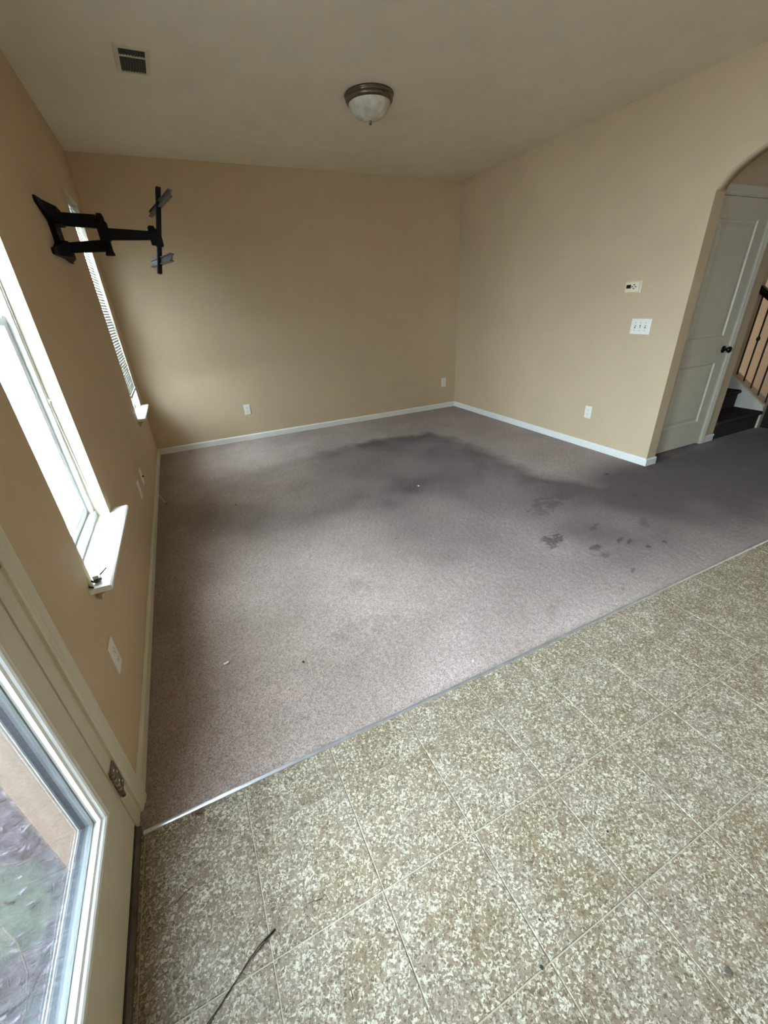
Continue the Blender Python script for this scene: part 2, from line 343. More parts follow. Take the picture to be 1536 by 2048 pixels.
def carpet(name, x0, x1, y0, y1, step, relief, stain_shade=True):
    nx = max(2, int((x1-x0)/step)+1); ny = max(2, int((y1-y0)/step)+1)
    X, Y = np.meshgrid(np.linspace(x0, x1, nx), np.linspace(y0, y1, ny), indexing='ij')
    Z = -relief*(rng.random(X.shape)*0.75+0.25*vnoise(X, Y, 40, 3))
    jit = 0.35*step*(rng.random((2,)+X.shape)-0.5); jit[:, [0, -1], :] = 0; jit[:, :, [0, -1]] = 0
    if name == 'floor_hall': Z[:3] = -0.0075
    v = np.stack([X+jit[0], Y+jit[1], Z], -1).reshape(-1, 3)
    id_ = np.arange(nx*ny).reshape(nx, ny); q = np.stack([id_[:-1, :-1], id_[1:, :-1], id_[1:, 1:], id_[:-1, 1:]], -1).reshape(-1, 4)
    me = bpy.data.meshes.new(name); me.vertices.add(len(v)); me.vertices.foreach_set('co', v.ravel().astype(np.float32))
    me.loops.add(q.size); me.loops.foreach_set('vertex_index', q.ravel().astype(np.int32)); me.polygons.add(len(q))
    me.polygons.foreach_set('loop_start', np.arange(0, q.size, 4, dtype=np.int32)); me.polygons.foreach_set('use_smooth', np.ones(len(q), bool)); me.update()
    me.validate()
    st = np.zeros(X.shape)+(0.0 if stain_shade else 0.62)
    if stain_shade:
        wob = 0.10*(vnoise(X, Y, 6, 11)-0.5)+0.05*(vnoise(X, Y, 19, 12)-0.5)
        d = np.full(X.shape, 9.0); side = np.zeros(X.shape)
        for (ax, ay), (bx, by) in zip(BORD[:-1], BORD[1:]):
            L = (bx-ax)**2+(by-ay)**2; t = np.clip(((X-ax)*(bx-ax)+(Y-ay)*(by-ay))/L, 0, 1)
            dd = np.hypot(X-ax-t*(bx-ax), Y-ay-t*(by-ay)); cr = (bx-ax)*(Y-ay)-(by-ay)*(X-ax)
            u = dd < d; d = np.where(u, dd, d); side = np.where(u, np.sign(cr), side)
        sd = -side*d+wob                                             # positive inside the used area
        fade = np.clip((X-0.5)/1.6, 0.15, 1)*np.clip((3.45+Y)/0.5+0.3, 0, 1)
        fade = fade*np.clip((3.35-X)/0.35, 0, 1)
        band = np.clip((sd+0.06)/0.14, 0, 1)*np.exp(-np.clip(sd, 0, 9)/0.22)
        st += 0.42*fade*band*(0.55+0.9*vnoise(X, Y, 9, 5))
        st += 0.46*np.maximum(np.clip((sd+0.08)/0.2, 0, 1), np.clip((X-3.1)/0.5, 0, 1)*np.clip((-2.75-Y)/0.35, 0, 1))*np.clip((X-1.0)/1.3, 0, 1)*(0.7+0.6*vnoise(X, Y, 3, 15))*np.clip((Y-YS)/0.5+0.25, 0, 1)  # used-area soil, strengthened to paint in light falling off from the windows
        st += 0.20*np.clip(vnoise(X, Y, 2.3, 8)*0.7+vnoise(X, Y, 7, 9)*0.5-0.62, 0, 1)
        # soil and painted-in shade along the window wall; walked-on strip by the vinyl
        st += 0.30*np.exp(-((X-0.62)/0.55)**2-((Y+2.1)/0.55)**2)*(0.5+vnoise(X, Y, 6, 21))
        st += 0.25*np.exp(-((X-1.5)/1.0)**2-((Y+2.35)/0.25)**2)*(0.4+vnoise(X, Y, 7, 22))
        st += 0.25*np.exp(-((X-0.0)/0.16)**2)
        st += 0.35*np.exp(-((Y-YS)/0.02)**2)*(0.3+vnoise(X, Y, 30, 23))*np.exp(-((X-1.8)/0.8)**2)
        st += 0.55*np.clip((X-2.3)/1.5, 0, 1)*np.clip((-2.7-Y)/0.7, 0, 1)*(0.75+0.5*vnoise(X, Y, 4, 16))  # arch and hall side: soil deepened to stand in for dimmer light
        st += 0.26*np.clip((X-0.9)/0.8, 0, 1)*np.clip((Y+3.9)/0.8, 0, 1)  # middle and far carpet painted darker for the falloff of window light
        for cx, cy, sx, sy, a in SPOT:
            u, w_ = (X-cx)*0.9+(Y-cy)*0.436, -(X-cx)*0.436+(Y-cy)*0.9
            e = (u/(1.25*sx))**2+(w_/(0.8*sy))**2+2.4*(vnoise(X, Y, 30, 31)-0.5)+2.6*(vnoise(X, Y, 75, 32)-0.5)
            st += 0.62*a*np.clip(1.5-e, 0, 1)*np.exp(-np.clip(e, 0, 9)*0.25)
    at = me.attributes.new('stain_shade', 'FLOAT', 'POINT'); at.data.foreach_set('value', st.ravel().astype(np.float32))  # per-point darkening: real soil and spots plus painted shade
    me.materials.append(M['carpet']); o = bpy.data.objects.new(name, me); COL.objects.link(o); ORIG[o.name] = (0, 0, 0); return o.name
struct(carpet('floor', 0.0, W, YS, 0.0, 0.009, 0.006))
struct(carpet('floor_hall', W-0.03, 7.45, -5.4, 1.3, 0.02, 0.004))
m = MB(); m.box(-TL, 8, YK, 1.4, -0.16, -0.02); struct(m.build('floor_slab', 'concrete'))

# ------------------------------------------------------------------ tiled vinyl floor
TX, TY, S, GAP = 0.3216, -4.4268, 0.3048, 0.0030
m = MB(); m.box(0.0, W, YK, YS, -0.02, -0.0022); fl = struct(m.build('floor_vinyl', 'grout'))
t0 = MB(); t0.box(GAP/2, S-GAP/2, -S+GAP/2, -GAP/2, -0.0030, 0.0, 0.0012)
tile_me = obj(t0.build('tile', 'tile', fl)).data
first = obj('tile'); used = False
xs = [TX+i*S for i in range(-1, 13)]
for j in range(-1, 12):
    for i, x in enumerate(xs):
        if not used: o = first; used = True
        else: o = first.copy(); COL.objects.link(o); o.parent = obj(fl)
        y = TY-j*S
        o.location = (x, y, random.uniform(-0.0003, 0.0003)); o.scale = (1, 1, 1)
        if x+S > W: o.scale.x = (W-x)/S
        if j == -1: o.location.y = YS-0.001; o.scale.y = (YS-TY)/S
m = MB()
for j in range(-1, 12):                                               # slivers cut against the outer wall
    y = TY-j*S if j >= 0 else YS; m.box(0.0, TX-S-GAP/2, (TY-(j+1)*S)+GAP/2, y-GAP/2, -0.003, 0.0)
m.build('tile_sliver', 'tile', fl)
# metal strip over the seam
m = MB(); prof = [(-0.008, 0.0), (-0.0065, 0.003), (-0.002, 0.0052), (0.003, 0.0052), (0.0065, 0.003), (0.008, 0.0)]
m.prism([(YS-0.004+u, v) for u, v in prof], 'x', 0.014, W+TW); n = m.build('transition_strip', 'metal')
tag(n, 'thin metal transition strip between grey carpet and speckled vinyl', 'strip')

# ------------------------------------------------------------------ baseboards and other trim
def bprof(h): return [(0, 0), (0.013, 0), (0.013, h-0.014), (0.009, h-0.006), (0.004, h), (0, h)]
HB = 0.068
m = MB(); m.prism([(-u, v) for u, v in bprof(HB)], 'x', 0.0, W) ; struct(m.build('baseboard_back', 'trim'))
m = MB(); m.prism([(u, v) for u, v in bprof(HB)], 'y', -4.137, 0.0); m.prism([(u, v) for u, v in bprof(HB)], 'y', YK, -5.285); struct(m.build('baseboard_left', 'cream'))
m = MB()
m.prism([(W-u, v) for u, v in bprof(HB)], 'y', YA+0.0005, 0.0)
m.prism([(YA-u, v) for u, v in bprof(HB)], 'x', W-0.013, W+TW+0.013)
m.prism([(W-u, v) for u, v in bprof(HB)], 'y', YK, AY1); struct(m.build('baseboard_right', 'trim'))
m = MB(); m.prism([(HY-u, v) for u, v in bprof(HB)], 'x', 5.155, HX+0.013)
m.prism([(HX+u, v) for u, v in bprof(HB)], 'y', HY-0.013, -2.9); struct(m.build('baseboard_hall', 'trim'))

# ------------------------------------------------------------------ windows
def window(n, opening, blind=False):
    y0, y1, z0, z1 = opening; e = sempty('window_%d' % n, (0, (y0+y1)/2, z0)); d = 0.002
    m = MB(); xf, xb = -0.056, -0.135                                 # vinyl frame: stepped section, four sides
    for (a, b, wdt) in ((xf, -0.072, 0.026), (-0.072, -0.100, 0.018), (-0.100, xb, 0.034)):
        m.box(b, a, y0, y0+wdt, z0, z1); m.box(b, a, y1-wdt, y1, z0, z1); m.box(b, a, y0+wdt, y1-wdt, z1-wdt, z1); m.box(b, a, y0+wdt, y1-wdt, z0, z0+wdt+0.006)
    m.box(xf, -0.050, y0, y1, z0, z0+0.030, 0.002)
    m.build('frame', 'vinyl', e)
    m = MB(); m.box(-0.056, -0.0005, y1-0.003, y1+0.0, z0, z1); m.box(-0.056, -0.0005, y0, y0+0.003, z0, z1); m.box(-0.056, -0.0005, y0+0.003, y1-0.003, z1-0.003, z1); m.build('jamb_liner', 'cream', e)
    zm = (z0+z1)/2-0.02
    def sash(name, xa, xb_, za, zb):
        s = MB(); w = 0.036; ya, yb = y0+0.019, y1-0.019
        s.box(xb_, xa, ya, ya+w, za, zb, 0.003); s.box(xb_, xa, yb-w, yb, za, zb, 0.003); s.box(xb_, xa, ya+w, yb-w, za, za+w, 0.003); s.box(xb_, xa, ya+w, yb-w, zb-w, zb, 0.003)
        xm = (xa+xb_)/2
        s.box(xm-0.004, xm+0.010, ya+w, ya+w+0.008, za+w, zb-w); s.box(xm-0.004, xm+0.010, yb-w-0.008, yb-w, za+w, zb-w); s.box(xm-0.004, xm+0.010, ya+w, yb-w, za+w, za+w+0.008)
        sn = s.build(name, 'vinyl', e)
        g = MB(); g.box(xm-0.0025, xm+0.0025, ya+w-0.003, yb-w+0.003, za+w-0.003, zb-w+0.003); g.build('pane', 'glass', sn)
    sash('lower_sash', -0.076, -0.100, z0+0.026, zm+0.03); sash('upper_sash', -0.104, -0.128, zm-0.01, z1-0.028)
    m = MB(); hx = 0.068                                              # stool with horns, rounded nose
    m.box(-0.056, 0.0, y0+0.0005, y1-0.0005, z0-0.020, z0)
    m.prism([(0.0, z0-0.021), (hx-0.006, z0-0.021), (hx, z0-0.016), (hx, z0-0.005), (hx-0.005, z0), (0.0, z0)], 'y', y0-0.068, y1+0.068)
    m.build('sill', 'trim', e)
    ap = [(0, z0-0.021), (0.042, z0-0.021), (0.038, z0-0.034), (0.024, z0-0.046), (0.018, z0-0.062), (0.016, z0-0.072), (0, z0-0.072)]
    m = MB(); R = []
    for y, k in ((y0-0.052, 0), (y0-0.012, 1), (y1+0.012, 1), (y1+0.052, 0)):
        R.append([(u if k else u, y+(0.0 if k else (0.036-u)*(-1 if 0 else 1)*(1 if y < (y0+y1)/2 else -1)), v) for u, v in ap])
    m.loft(R); m.build('apron', 'cream', e)
    return e
window(1, WIN[1]); window(2, WIN[2])
def plain_window(name, axis, plane, u0, u1, z0, z1):
    e = sempty(name)
    m = MB(); B = (lambda a, b, c, d, e0, f: m.box(a, b, c, d, e0, f)) if axis == 'x' else (lambda a, b, c, d, e0, f: m.box(c, d, a, b, e0, f))
    w = 0.05; a, b = plane-0.10, plane-0.05; um = (u0+u1)/2
    B(a, b, u0, u0+w, z0, z1); B(a, b, u1-w, u1, z0, z1); B(a, b, u0+w, u1-w, z0, z0+w); B(a, b, u0+w, u1-w, z1-w, z1); B(a, b, um-w/2, um+w/2, z0+w, z1-w)
    m.build('frame', 'vinyl', e)
    for p, q in ((u0+w, um-w/2), (um+w/2, u1-w)):
        m = MB()
        if axis == 'x': m.box(plane-0.078, plane-0.072, p, q, z0+w, z1-w)
        else: m.box(p, q, plane-0.078, plane-0.072, z0+w, z1-w)
        m.build('pane', 'glass', e)
plain_window('window_3', 'x', 0.0, *WIN3)  # assumed window out of view, built for its light

# ------------------------------------------------------------------ patio door beside the camera
e = sempty('door_1', (0, -4.25, 0)); D0, D1 = DOOR[0], DOOR[1]
SY0, SY1, SZ0, SZ1 = D0+0.003, -4.252, 0.036, 2.03                    # slab
LY0, LY1, LZ0, LZ1 = D0+0.125, -4.375, 0.288, 1.905                   # glass opening
m = MB(); xa, xb = -0.046, -0.002
m.box(xb-0.044, xb, SY0, LY0, SZ0, SZ1); m.box(xb-0.044, xb, LY1, SY1, SZ0, SZ1); m.box(xb-0.044, xb, LY0, LY1, SZ0, LZ0); m.box(xb-0.044, xb, LY0, LY1, LZ1, SZ1)
sl = m.build('slab', 'cream', e)
def lite(prof, name, mat, parent):                                     # picture-frame moulding; prof = (inset, x)
    m = MB(); R = []
    for u, x in prof: R.append([(x, LY0-u, LZ0-u), (x, LY1+u, LZ0-u), (x, LY1+u, LZ1+u), (x, LY0-u, LZ1+u)])
    m.loft(R, cap=False); return m.build(name, mat, parent)
lite([(0.034, -0.002), (0.032, 0.007), (0.027, 0.009), (0.024, 0.006), (0.021, 0.006), (0.019, 0.010), (0.010, 0.011), (0.006, 0.008), (0.004, 0.003), (-0.002, 0.0), (-0.003, -0.008), (0.0, -0.0085)], 'lite_frame', 'trim', sl)
lite([(0.030, -0.046), (0.028, -0.049), (0.0, -0.0492), (-0.006, -0.0475), (-0.006, -0.046), (0.0, -0.0455)], 'lite_frame', 'trim', sl)
lite([(0.002, -0.014), (-0.006, -0.014), (-0.007, -0.016), (-0.007, -0.041), (-0.006, -0.043), (0.002, -0.043)], 'glazing_spacer', 'spacer', sl)
for xg in (-0.0125, -0.0443):
    m = MB(); m.box(xg-0.0015, xg+0.0015, LY0-0.002, LY1+0.002, LZ0-0.002, LZ1+0.002); m.build('pane', 'door_glass', sl)
m = MB()
m.box(-0.055, 0.001, -4.2505, -4.19, 0.0, 2.075); m.box(-0.055, 0.001, D0-0.055, D0-0.0005, 0, 2.075); m.box(-0.055, 0.001, D0-0.0005, -4.2505, 2.033, 2.075)
m.build('jamb', 'cream', e)
m = MB(); m.box(-0.19, -0.055, -4.262, -4.19, -0.05, 2.08); m.box(-0.19, -0.055, D0-0.06, D0+0.012, -0.05, 2.08); m.box(-0.19, -0.055, D0, -4.2, 2.03, 2.08)
lab(m.build('exterior_frame', 'tan_wood', e), 'tan outer frame seen through the glass')
def casing(m, y, s, z1):                                               # colonial casing profile, y = inner edge, s = direction outward
    p = [(0.0, 0.0), (0.0, 0.009), (0.006, 0.011), (0.010, 0.010), (0.014, 0.013), (0.022, 0.0125), (0.026, 0.0155), (0.045, 0.018), (0.054, 0.0175), (0.058, 0.013), (0.058, 0.0)]
    m.loft([[(x, y+s*u, 0.0) for u, x in p], [(x, y+s*u, z1) for u, x in p]])
m = MB(); casing(m, -4.195, 1, 2.14); casing(m, D0-0.055, -1, 2.14); m.box(0, 0.017, D0-0.113, -4.137, 2.085, 2.14); m.build('casing', 'cream', e)
m = MB(); m.prism([(-0.17, 0.0), (0.008, 0.0), (0.008, 0.012), (-0.004, 0.024), (-0.05, 0.030), (-0.16, 0.012)], 'y', D0, -4.25); m.build('threshold', 'sill_metal', e)
m = MB(); m.box(-0.044, 0.0, SY0+0.01, SY1-0.004, 0.024, 0.0365); m.build('door_sweep', 'slot', e)
for zc in (0.225, 1.02, 1.85):
    m = MB(); m.box(0.0, 0.0065, -4.241, -4.196, zc-0.052, zc+0.052, 0.001)
    hn = m.build('hinge', 'hinge', e)
    m = MB()
    for k in range(5): m.lathe([(0.0, -0.0095), (0.0066, -0.0095), (0.0066, 0.0095), (0.0, 0.0095)], (0.0085, -4.2445, zc-0.0416+k*0.0208), 'z', 10)
    m.lathe([(0.0, -0.004), (0.0052, -0.003), (0.0052, 0.003), (0, 0.004)], (0.0085, -4.2445, zc+0.057), 'z', 10); m.build('knuckle', 'hinge', hn)
    m = MB()
    for k, (dy, dz) in enumerate(((0.012, 0.036), (0.026, 0.012), (0.012, -0.012), (0.026, -0.036))): m.lathe([(0.0, 0.0012), (0.0042, 0.0008), (0.0045, 0.0)], (0.0065, -4.232+dy, zc+dz), 'x', 8)
    m.build('screw', 'metal', hn)

# ------------------------------------------------------------------ hall door
e = sempty('door_2', (4.7, HY, 0)); A0, A1 = 4.328, 5.087
m = MB(); yf = HY+0.006; PZ = ((0.245, 0.80), (1.035, 1.90)); PX = (4.447, 4.966)
m.box(A0, PX[0], yf, yf+0.035, 0.014, 2.04); m.box(PX[1], A1, yf, yf+0.035, 0.014, 2.04)
m.box(PX[0], PX[1], yf, yf+0.035, 0.014, PZ[0][0]); m.box(PX[0], PX[1], yf, yf+0.035, PZ[0][1], PZ[1][0]); m.box(PX[0], PX[1], yf, yf+0.035, PZ[1][1], 2.04)
sl = m.build('slab', 'cream', e)
for za, zb in PZ:
    m = MB(); R = []
    for u, d in ((0.0, 0.0), (0.006, 0.010), (0.014, 0.012), (0.020, 0.012), (0.050, 0.003), (0.052, 0.003)):
        R.append([(PX[0]+u, yf+d, za+u), (PX[1]-u, yf+d, za+u), (PX[1]-u, yf+d, zb-u), (PX[0]+u, yf+d, zb-u)])
    m.loft(R, cap=False); m.add(R[-1], [(0, 1, 2, 3)]); m.build('panel', 'cream', sl)
m = MB(); m.box(A0-0.018, A0-0.003, HY-0.001, HY+0.115, 0, 2.0445); m.box(A1+0.003, A1+0.0029+0.002, HY-0.001, HY+0.115, 0, 2.0445); m.box(A0-0.018, A1+0.004, HY-0.001, HY+0.115, 2.0435, 2.055); m.build('jamb', 'cream', e)
p = [(0.0, 0.0), (0.0, 0.009), (0.006, 0.011), (0.014, 0.013), (0.022, 0.0125), (0.026, 0.0155), (0.045, 0.018), (0.054, 0.0175), (0.058, 0.013), (0.058, 0.0)]
m = MB(); m.loft([[(5.095+u, HY-x, 0.0) for u, x in p], [(5.095+u, HY-x, 2.052+u) for u, x in p]]); m.loft([[(A0-0.01-u, HY-x, 0.0) for u, x in p], [(A0-0.01-u, HY-x, 2.052+u) for u, x in p]])
m.loft([[(A0-0.01-u, HY-x, 2.052+u) for u, x in p], [(5.095+u, HY-x, 2.052+u) for u, x in p]]); m.build('casing', 'cream', e)
m = MB(); c = (5.027, yf, 0.915); m.lathe([(0.0, 0.0), (0.032, 0.0), (0.032, -0.004), (0.026, -0.010), (0.012, -0.013), (0.010, -0.030), (0.020, -0.036), (0.0275, -0.046), (0.0275, -0.056), (0.020, -0.064), (0.0, -0.067)], c, 'y', 24)
lab(m.build('door_knob', 'knob', e), 'dark bronze round door knob')

# ------------------------------------------------------------------ stairs in the hall
t = thing('staircase', (5.7, -2.93, 0), 'carpeted staircase with white side stringer climbing behind the hall door', 'stairs')
SX0, SX1 = HX+0.001, 6.12; RISE, RUN, N1 = 0.19, 0.262, -2.968
for k in range(10):
    yn = N1+k*RUN; z = RISE*(k+1)
    prof = [(yn+RUN+0.03, z), (yn+0.012, z), (yn+0.002, z-0.008), (yn-0.002, z-0.022), (yn+0.004, z-0.036), (yn+0.02, z-0.044), (yn+0.026, z-0.06), (yn+0.026, z-RISE), (yn+RUN+0.03, z-RISE)]
    m = MB(); m.prism([(u, v) for u, v in prof], 'x', SX0, SX1); m.build('step', 'stair_carpet', t)
sl_ = RISE/RUN
def zl(y): return 0.232+(y+2.965)*sl_
m = MB(); YE = 0.0
m.prism([(-2.960, 0.0), (-2.960, 0.19), (-2.945, zl(-2.945)), (YE, zl(YE)), (YE, 0.0)], 'x', SX1, SX1+0.02); m.build('stringer', 'cream', t)
m = MB(); m.prism([(-2.956, 0.0), (-2.956, 0.18), (-2.95, zl(-2.95)+0.004), (-2.53, zl(-2.53)+0.004), (-2.53, 0.0)], 'x', SX1+0.02, SX1+0.16); struct(m.build('wall_curb', 'wall'))
m = MB(); m.box(SX1+0.035, SX1+0.14, -2.53, 1.3, 0, H); struct(m.build('wall_balustrade', 'wall'))
t = thing('stair_railing', (6.2, -2.9, 0.3), 'black iron baluster railing with dark handrail on the staircase', 'railing')
def zr(y): return 1.385+(y+2.588)*sl_
for k, y in enumerate((-2.568, -2.656, -2.744, -2.833, -2.922)):
    m = MB(); zb = zl(y); m.box(6.194, 6.206, y-0.006, y+0.006, zb, zr(y)-0.04)
    if k % 2 == 1: m.lathe([(0.006, -0.03), (0.016, -0.012), (0.019, 0.0), (0.016, 0.012), (0.006, 0.03)], (6.2, y, zb+0.45), 'z', 10)
    m.build('baluster', 'iron', t)
m = MB(); R = []
for y in (-2.535, -3.0):
    z = zr(y); R.append([(6.2+u, y, z+v) for u, v in ((-0.022, -0.075), (0.022, -0.075), (0.034, -0.035), (0.026, 0.0), (-0.026, 0.0), (-0.034, -0.035))])
m.loft(R); m.build('handrail', 'darkwood', t)
m = MB(); m.box(6.186, 6.27, -3.04, -2.958, 0, 1.2, 0.004); m.box(6.176, 6.28, -3.05, -2.95, 1.2, 1.23, 0.004); m.build('newel_post', 'darkwood', t)

# ------------------------------------------------------------------ wall plates
def outlet(loc, nrm, label, group=None, kind='duplex'):
    """nrm: 'x+' on the left wall, 'x-' on the right wall, 'y-' on the back wall"""
    t = thing('wall_outlet', loc, label, 'outlet', group); w, h = 0.0375, 0.061
    def P(u, v, d):
        if nrm == 'x+': return (loc[0]+d, loc[1]+u, loc[2]+v)
        if nrm == 'x-': return (loc[0]-d, loc[1]-u, loc[2]+v)
        return (loc[0]+u, loc[1]-d, loc[2]+v)
    def ring(a, b, d, r=0.0): return [P(-a, -b, d), P(a, -b, d), P(a, b, d), P(-a, b, d)]
    m = MB(); m.loft([ring(w, h, 0.0002), ring(w, h, 0.0035), ring(w-0.004, h-0.004, 0.0062)]); m.build('cover_plate', 'plate', t)
    if kind == 'duplex':
        for s in (-1, 1):
            c = s*0.0195; m = MB(); r = []
            for d in (0.006, 0.0085):
                r.append([P(0.0165*math.cos(a), c+max(-0.0125, min(0.0125, 0.0175*math.sin(a))), d) for a in np.linspace(0, 2*math.pi, 17)[:-1]])
            m.loft(r); sk = m.build('socket', 'plate', t)
            m = MB()
            for u, hh in ((-0.0065, 0.0045), (0.0065, 0.0038)):
                q = [P(u-0.0012, c+0.003-hh, 0.0088), P(u+0.0012, c+0.003-hh, 0.0088), P(u+0.0012, c+0.003+hh, 0.0088), P(u-0.0012, c+0.003+hh, 0.0088)]
                q0 = [P(u-0.0012, c+0.003-hh, 0.006), P(u+0.0012, c+0.003-hh, 0.006), P(u+0.0012, c+0.003+hh, 0.006), P(u-0.0012, c+0.003+hh, 0.006)]; m.loft([q0, q])
            q = lambda d: [P(0.0024*math.cos(a), c-0.0075+0.0024*math.sin(a), d) for a in np.linspace(0, 2*math.pi, 9)[:-1]]
            m.loft([q(0.006), q(0.0088)]); m.build('slot', 'slot', sk)
        m = MB(); q = lambda d, r: [P(r*math.cos(a), r*math.sin(a), d) for a in np.linspace(0, 2*math.pi, 9)[:-1]]
        m.loft([q(0.006, 0.0035), q(0.0072, 0.003)]); m.build('screw', 'plate', t)
    else:
        q = lambda d, r: [P(r*math.cos(a), r*math.sin(a), d) for a in np.linspace(0, 2*math.pi, 11)[:-1]]
        m = MB(); m.loft([q(0.006, 0.0055), q(0.018, 0.0055), q(0.018, 0.003)]); lab(m.build('coax_connector', 'knob', t), 'dark threaded cable connector')
        for v in (-0.042, 0.042):
            m = MB(); g = lambda d, r: [P(r*math.cos(a), v+r*math.sin(a), d) for a in np.linspace(0, 2*math.pi, 9)[:-1]]
            m.loft([g(0.006, 0.0035), g(0.0072, 0.003)]); m.build('screw', 'plate', t)
    return t
outlet((1.071, 0, 0.369), 'y-', 'white wall outlet low on the back wall nearer the window wall')
outlet((3.893, 0, 0.369), 'y-', 'white wall outlet low on the back wall near the far room corner')
outlet((W, -2.365, 0.358), 'x-', 'white wall outlet low on the wall below the light switches')
outlet((0, -3.823, 0.358), 'x+', 'white wall outlet between the patio door casing and the near window')
outlet((0, -2.12, 0.365), 'x+', 'white wall outlet under the tv mount, nearer the windowsill')
outlet((0, -1.84, 0.365), 'x+', 'white cable wall plate with a small dark connector beside an outlet', kind='coax')

t = thing('light_switch', (W, -2.7285, 1.161), 'white three toggle light switch plate below the thermostat', 'switch')
def ringx(y, z, a, b, d): return [(W-d, y-a, z-b), (W-d, y+a, z-b), (W-d, y+a, z+b), (W-d, y-a, z+b)]
m = MB(); m.loft([ringx(-2.7285, 1.161, 0.0885, 0.0625, 0.0002), ringx(-2.7285, 1.161, 0.0885, 0.0625, 0.0045), ringx(-2.7285, 1.161, 0.0825, 0.0565, 0.0085)]); m.build('cover_plate', 'plate', t)
for k in (-1, 0, 1):
    y = -2.7285+k*0.046
    m = MB(); m.loft([ringx(y, 1.161, 0.0055, 0.0125, 0.0080), ringx(y, 1.161, 0.0055, 0.0125, 0.0091)]); sw = m.build('switch_slot', 'vent_slat', t)
    s = 1 if k != 0 else -1
    m = MB(); m.loft([[(W-0.008, y-0.004, 1.154), (W-0.008, y+0.004, 1.154), (W-0.008, y+0.004, 1.168), (W-0.008, y-0.004, 1.168)],
                      [(W-0.021, y-0.0035, 1.157+s*0.009), (W-0.021, y+0.0035, 1.157+s*0.009), (W-0.019, y+0.0035, 1.166+s*0.009), (W-0.019, y-0.0035, 1.166+s*0.009)]]); m.build('toggle', 'plate', t)
    for v in (-0.030, 0.030):
        m = MB(); m.loft([ringx(y, 1.161+v, 0.0028, 0.0028, 0.008), ringx(y, 1.161+v, 0.0024, 0.0024, 0.0096)]); m.build('screw', 'vent_slat', t)

t = thing('thermostat', (W, -2.592, 1.465), 'small ivory wall thermostat with dark screen above the light switches', 'thermostat'); yc, zc = -2.592, 1.465
m = MB(); m.loft([ringx(yc, zc, 0.070, 0.048, 0.0005), ringx(yc, zc, 0.070, 0.048, 0.006), ringx(yc, zc, 0.064, 0.043, 0.010), ringx(yc, zc, 0.062, 0.041, 0.024), ringx(yc, zc, 0.058, 0.037, 0.028)]); m.build('body', 'thermo', t)
m = MB(); m.loft([ringx(yc+0.030, zc+0.004, 0.021, 0.0135, 0.0275), ringx(yc+0.030, zc+0.004, 0.021, 0.0135, 0.0286)]); lab(m.build('screen', 'screen', t), 'dark blank lcd screen')
for dy, dz in ((-0.018, 0.016), (-0.018, -0.012), (-0.004, 0.002), (-0.033, 0.002)):
    m = MB(); m.loft([ringx(yc+dy, zc+dz, 0.0065, 0.0045, 0.0275), ringx(yc+dy, zc+dz, 0.0055, 0.0035, 0.0298)]); m.build('button', 'vent_slat', t)

# ------------------------------------------------------------------ ceiling fittings
vx0, vx1, vy0, vy1 = 0.560, 0.690, -1.872, -1.612
t = thing('ceiling_vent', ((vx0+vx1)/2, (vy0+vy1)/2, H), 'rectangular ceiling air vent with dark louvres', 'vent')
m = MB(); fw = 0.026; R = []
for u, d in ((fw, 0.0), (fw-0.002, 0.005), (0.004, 0.009), (0.0, 0.008), (0.0, 0.0)):
    R.append([(vx0-u, vy0-u, H-d), (vx1+u, vy0-u, H-d), (vx1+u, vy1+u, H-d), (vx0-u, vy1+u, H-d)])
m.loft(R, cap=False); m.build('frame', 'vent', t)
m = MB(); m.box(vx0, vx1, vy0, vy1, H-0.001, H-0.0002); m.build('duct_opening', 'vent_dark', t)
yb = vy0+0.30*(vy1-vy0); m = MB(); m.box(vx0, vx1, yb-0.005, yb+0.005, H-0.0085, H-0.002); m.build('divider_bar', 'vent', t)
for a, b in ((vy0, yb-0.005), (yb+0.005, vy1)):
    for k in range(9):
        x = vx0+0.008+k*(vx1-vx0-0.016)/8; m = MB()
        m.loft([[(x-0.004, a, H-0.0015), (x+0.003, a, H-0.007), (x+0.004, a, H-0.0066), (x-0.003, a, H-0.0012)], [(x-0.004, b, H-0.0015), (x+0.003, b, H-0.007), (x+0.004, b, H-0.0066), (x-0.003, b, H-0.0012)]])
        m.build('slat', 'vent_slat', t)
lc = (2.080, -1.765, H)
t = thing('ceiling_light', lc, 'flush ceiling light with frosted glass bowl and bronze rim, switched off', 'lamp')
m = MB(); m.lathe([(0.0, -0.0002), (0.168, -0.0002), (0.172, -0.006), (0.170, -0.014), (0.161, -0.018), (0.163, -0.024), (0.164, -0.034), (0.160, -0.044), (0.152, -0.049), (0.146, -0.050), (0.140, -0.046), (0.0, -0.04)], lc, 'z', 56); m.build('rim', 'nickel', t)
m = MB(); m.lathe([(0.146, -0.048), (0.145, -0.058), (0.138, -0.075), (0.122, -0.097), (0.098, -0.116), (0.066, -0.130), (0.034, -0.138), (0.0, -0.140)], lc, 'z', 56); lab(m.build('glass_bowl', 'alabaster', t), 'frosted alabaster glass bowl')
m = MB(); m.lathe([(0.0, -0.139), (0.011, -0.139), (0.012, -0.143), (0.006, -0.147), (0.010, -0.153), (0.010, -0.158), (0.005, -0.163), (0.0, -0.164)], lc, 'z', 20); m.build('finial', 'nickel', t)

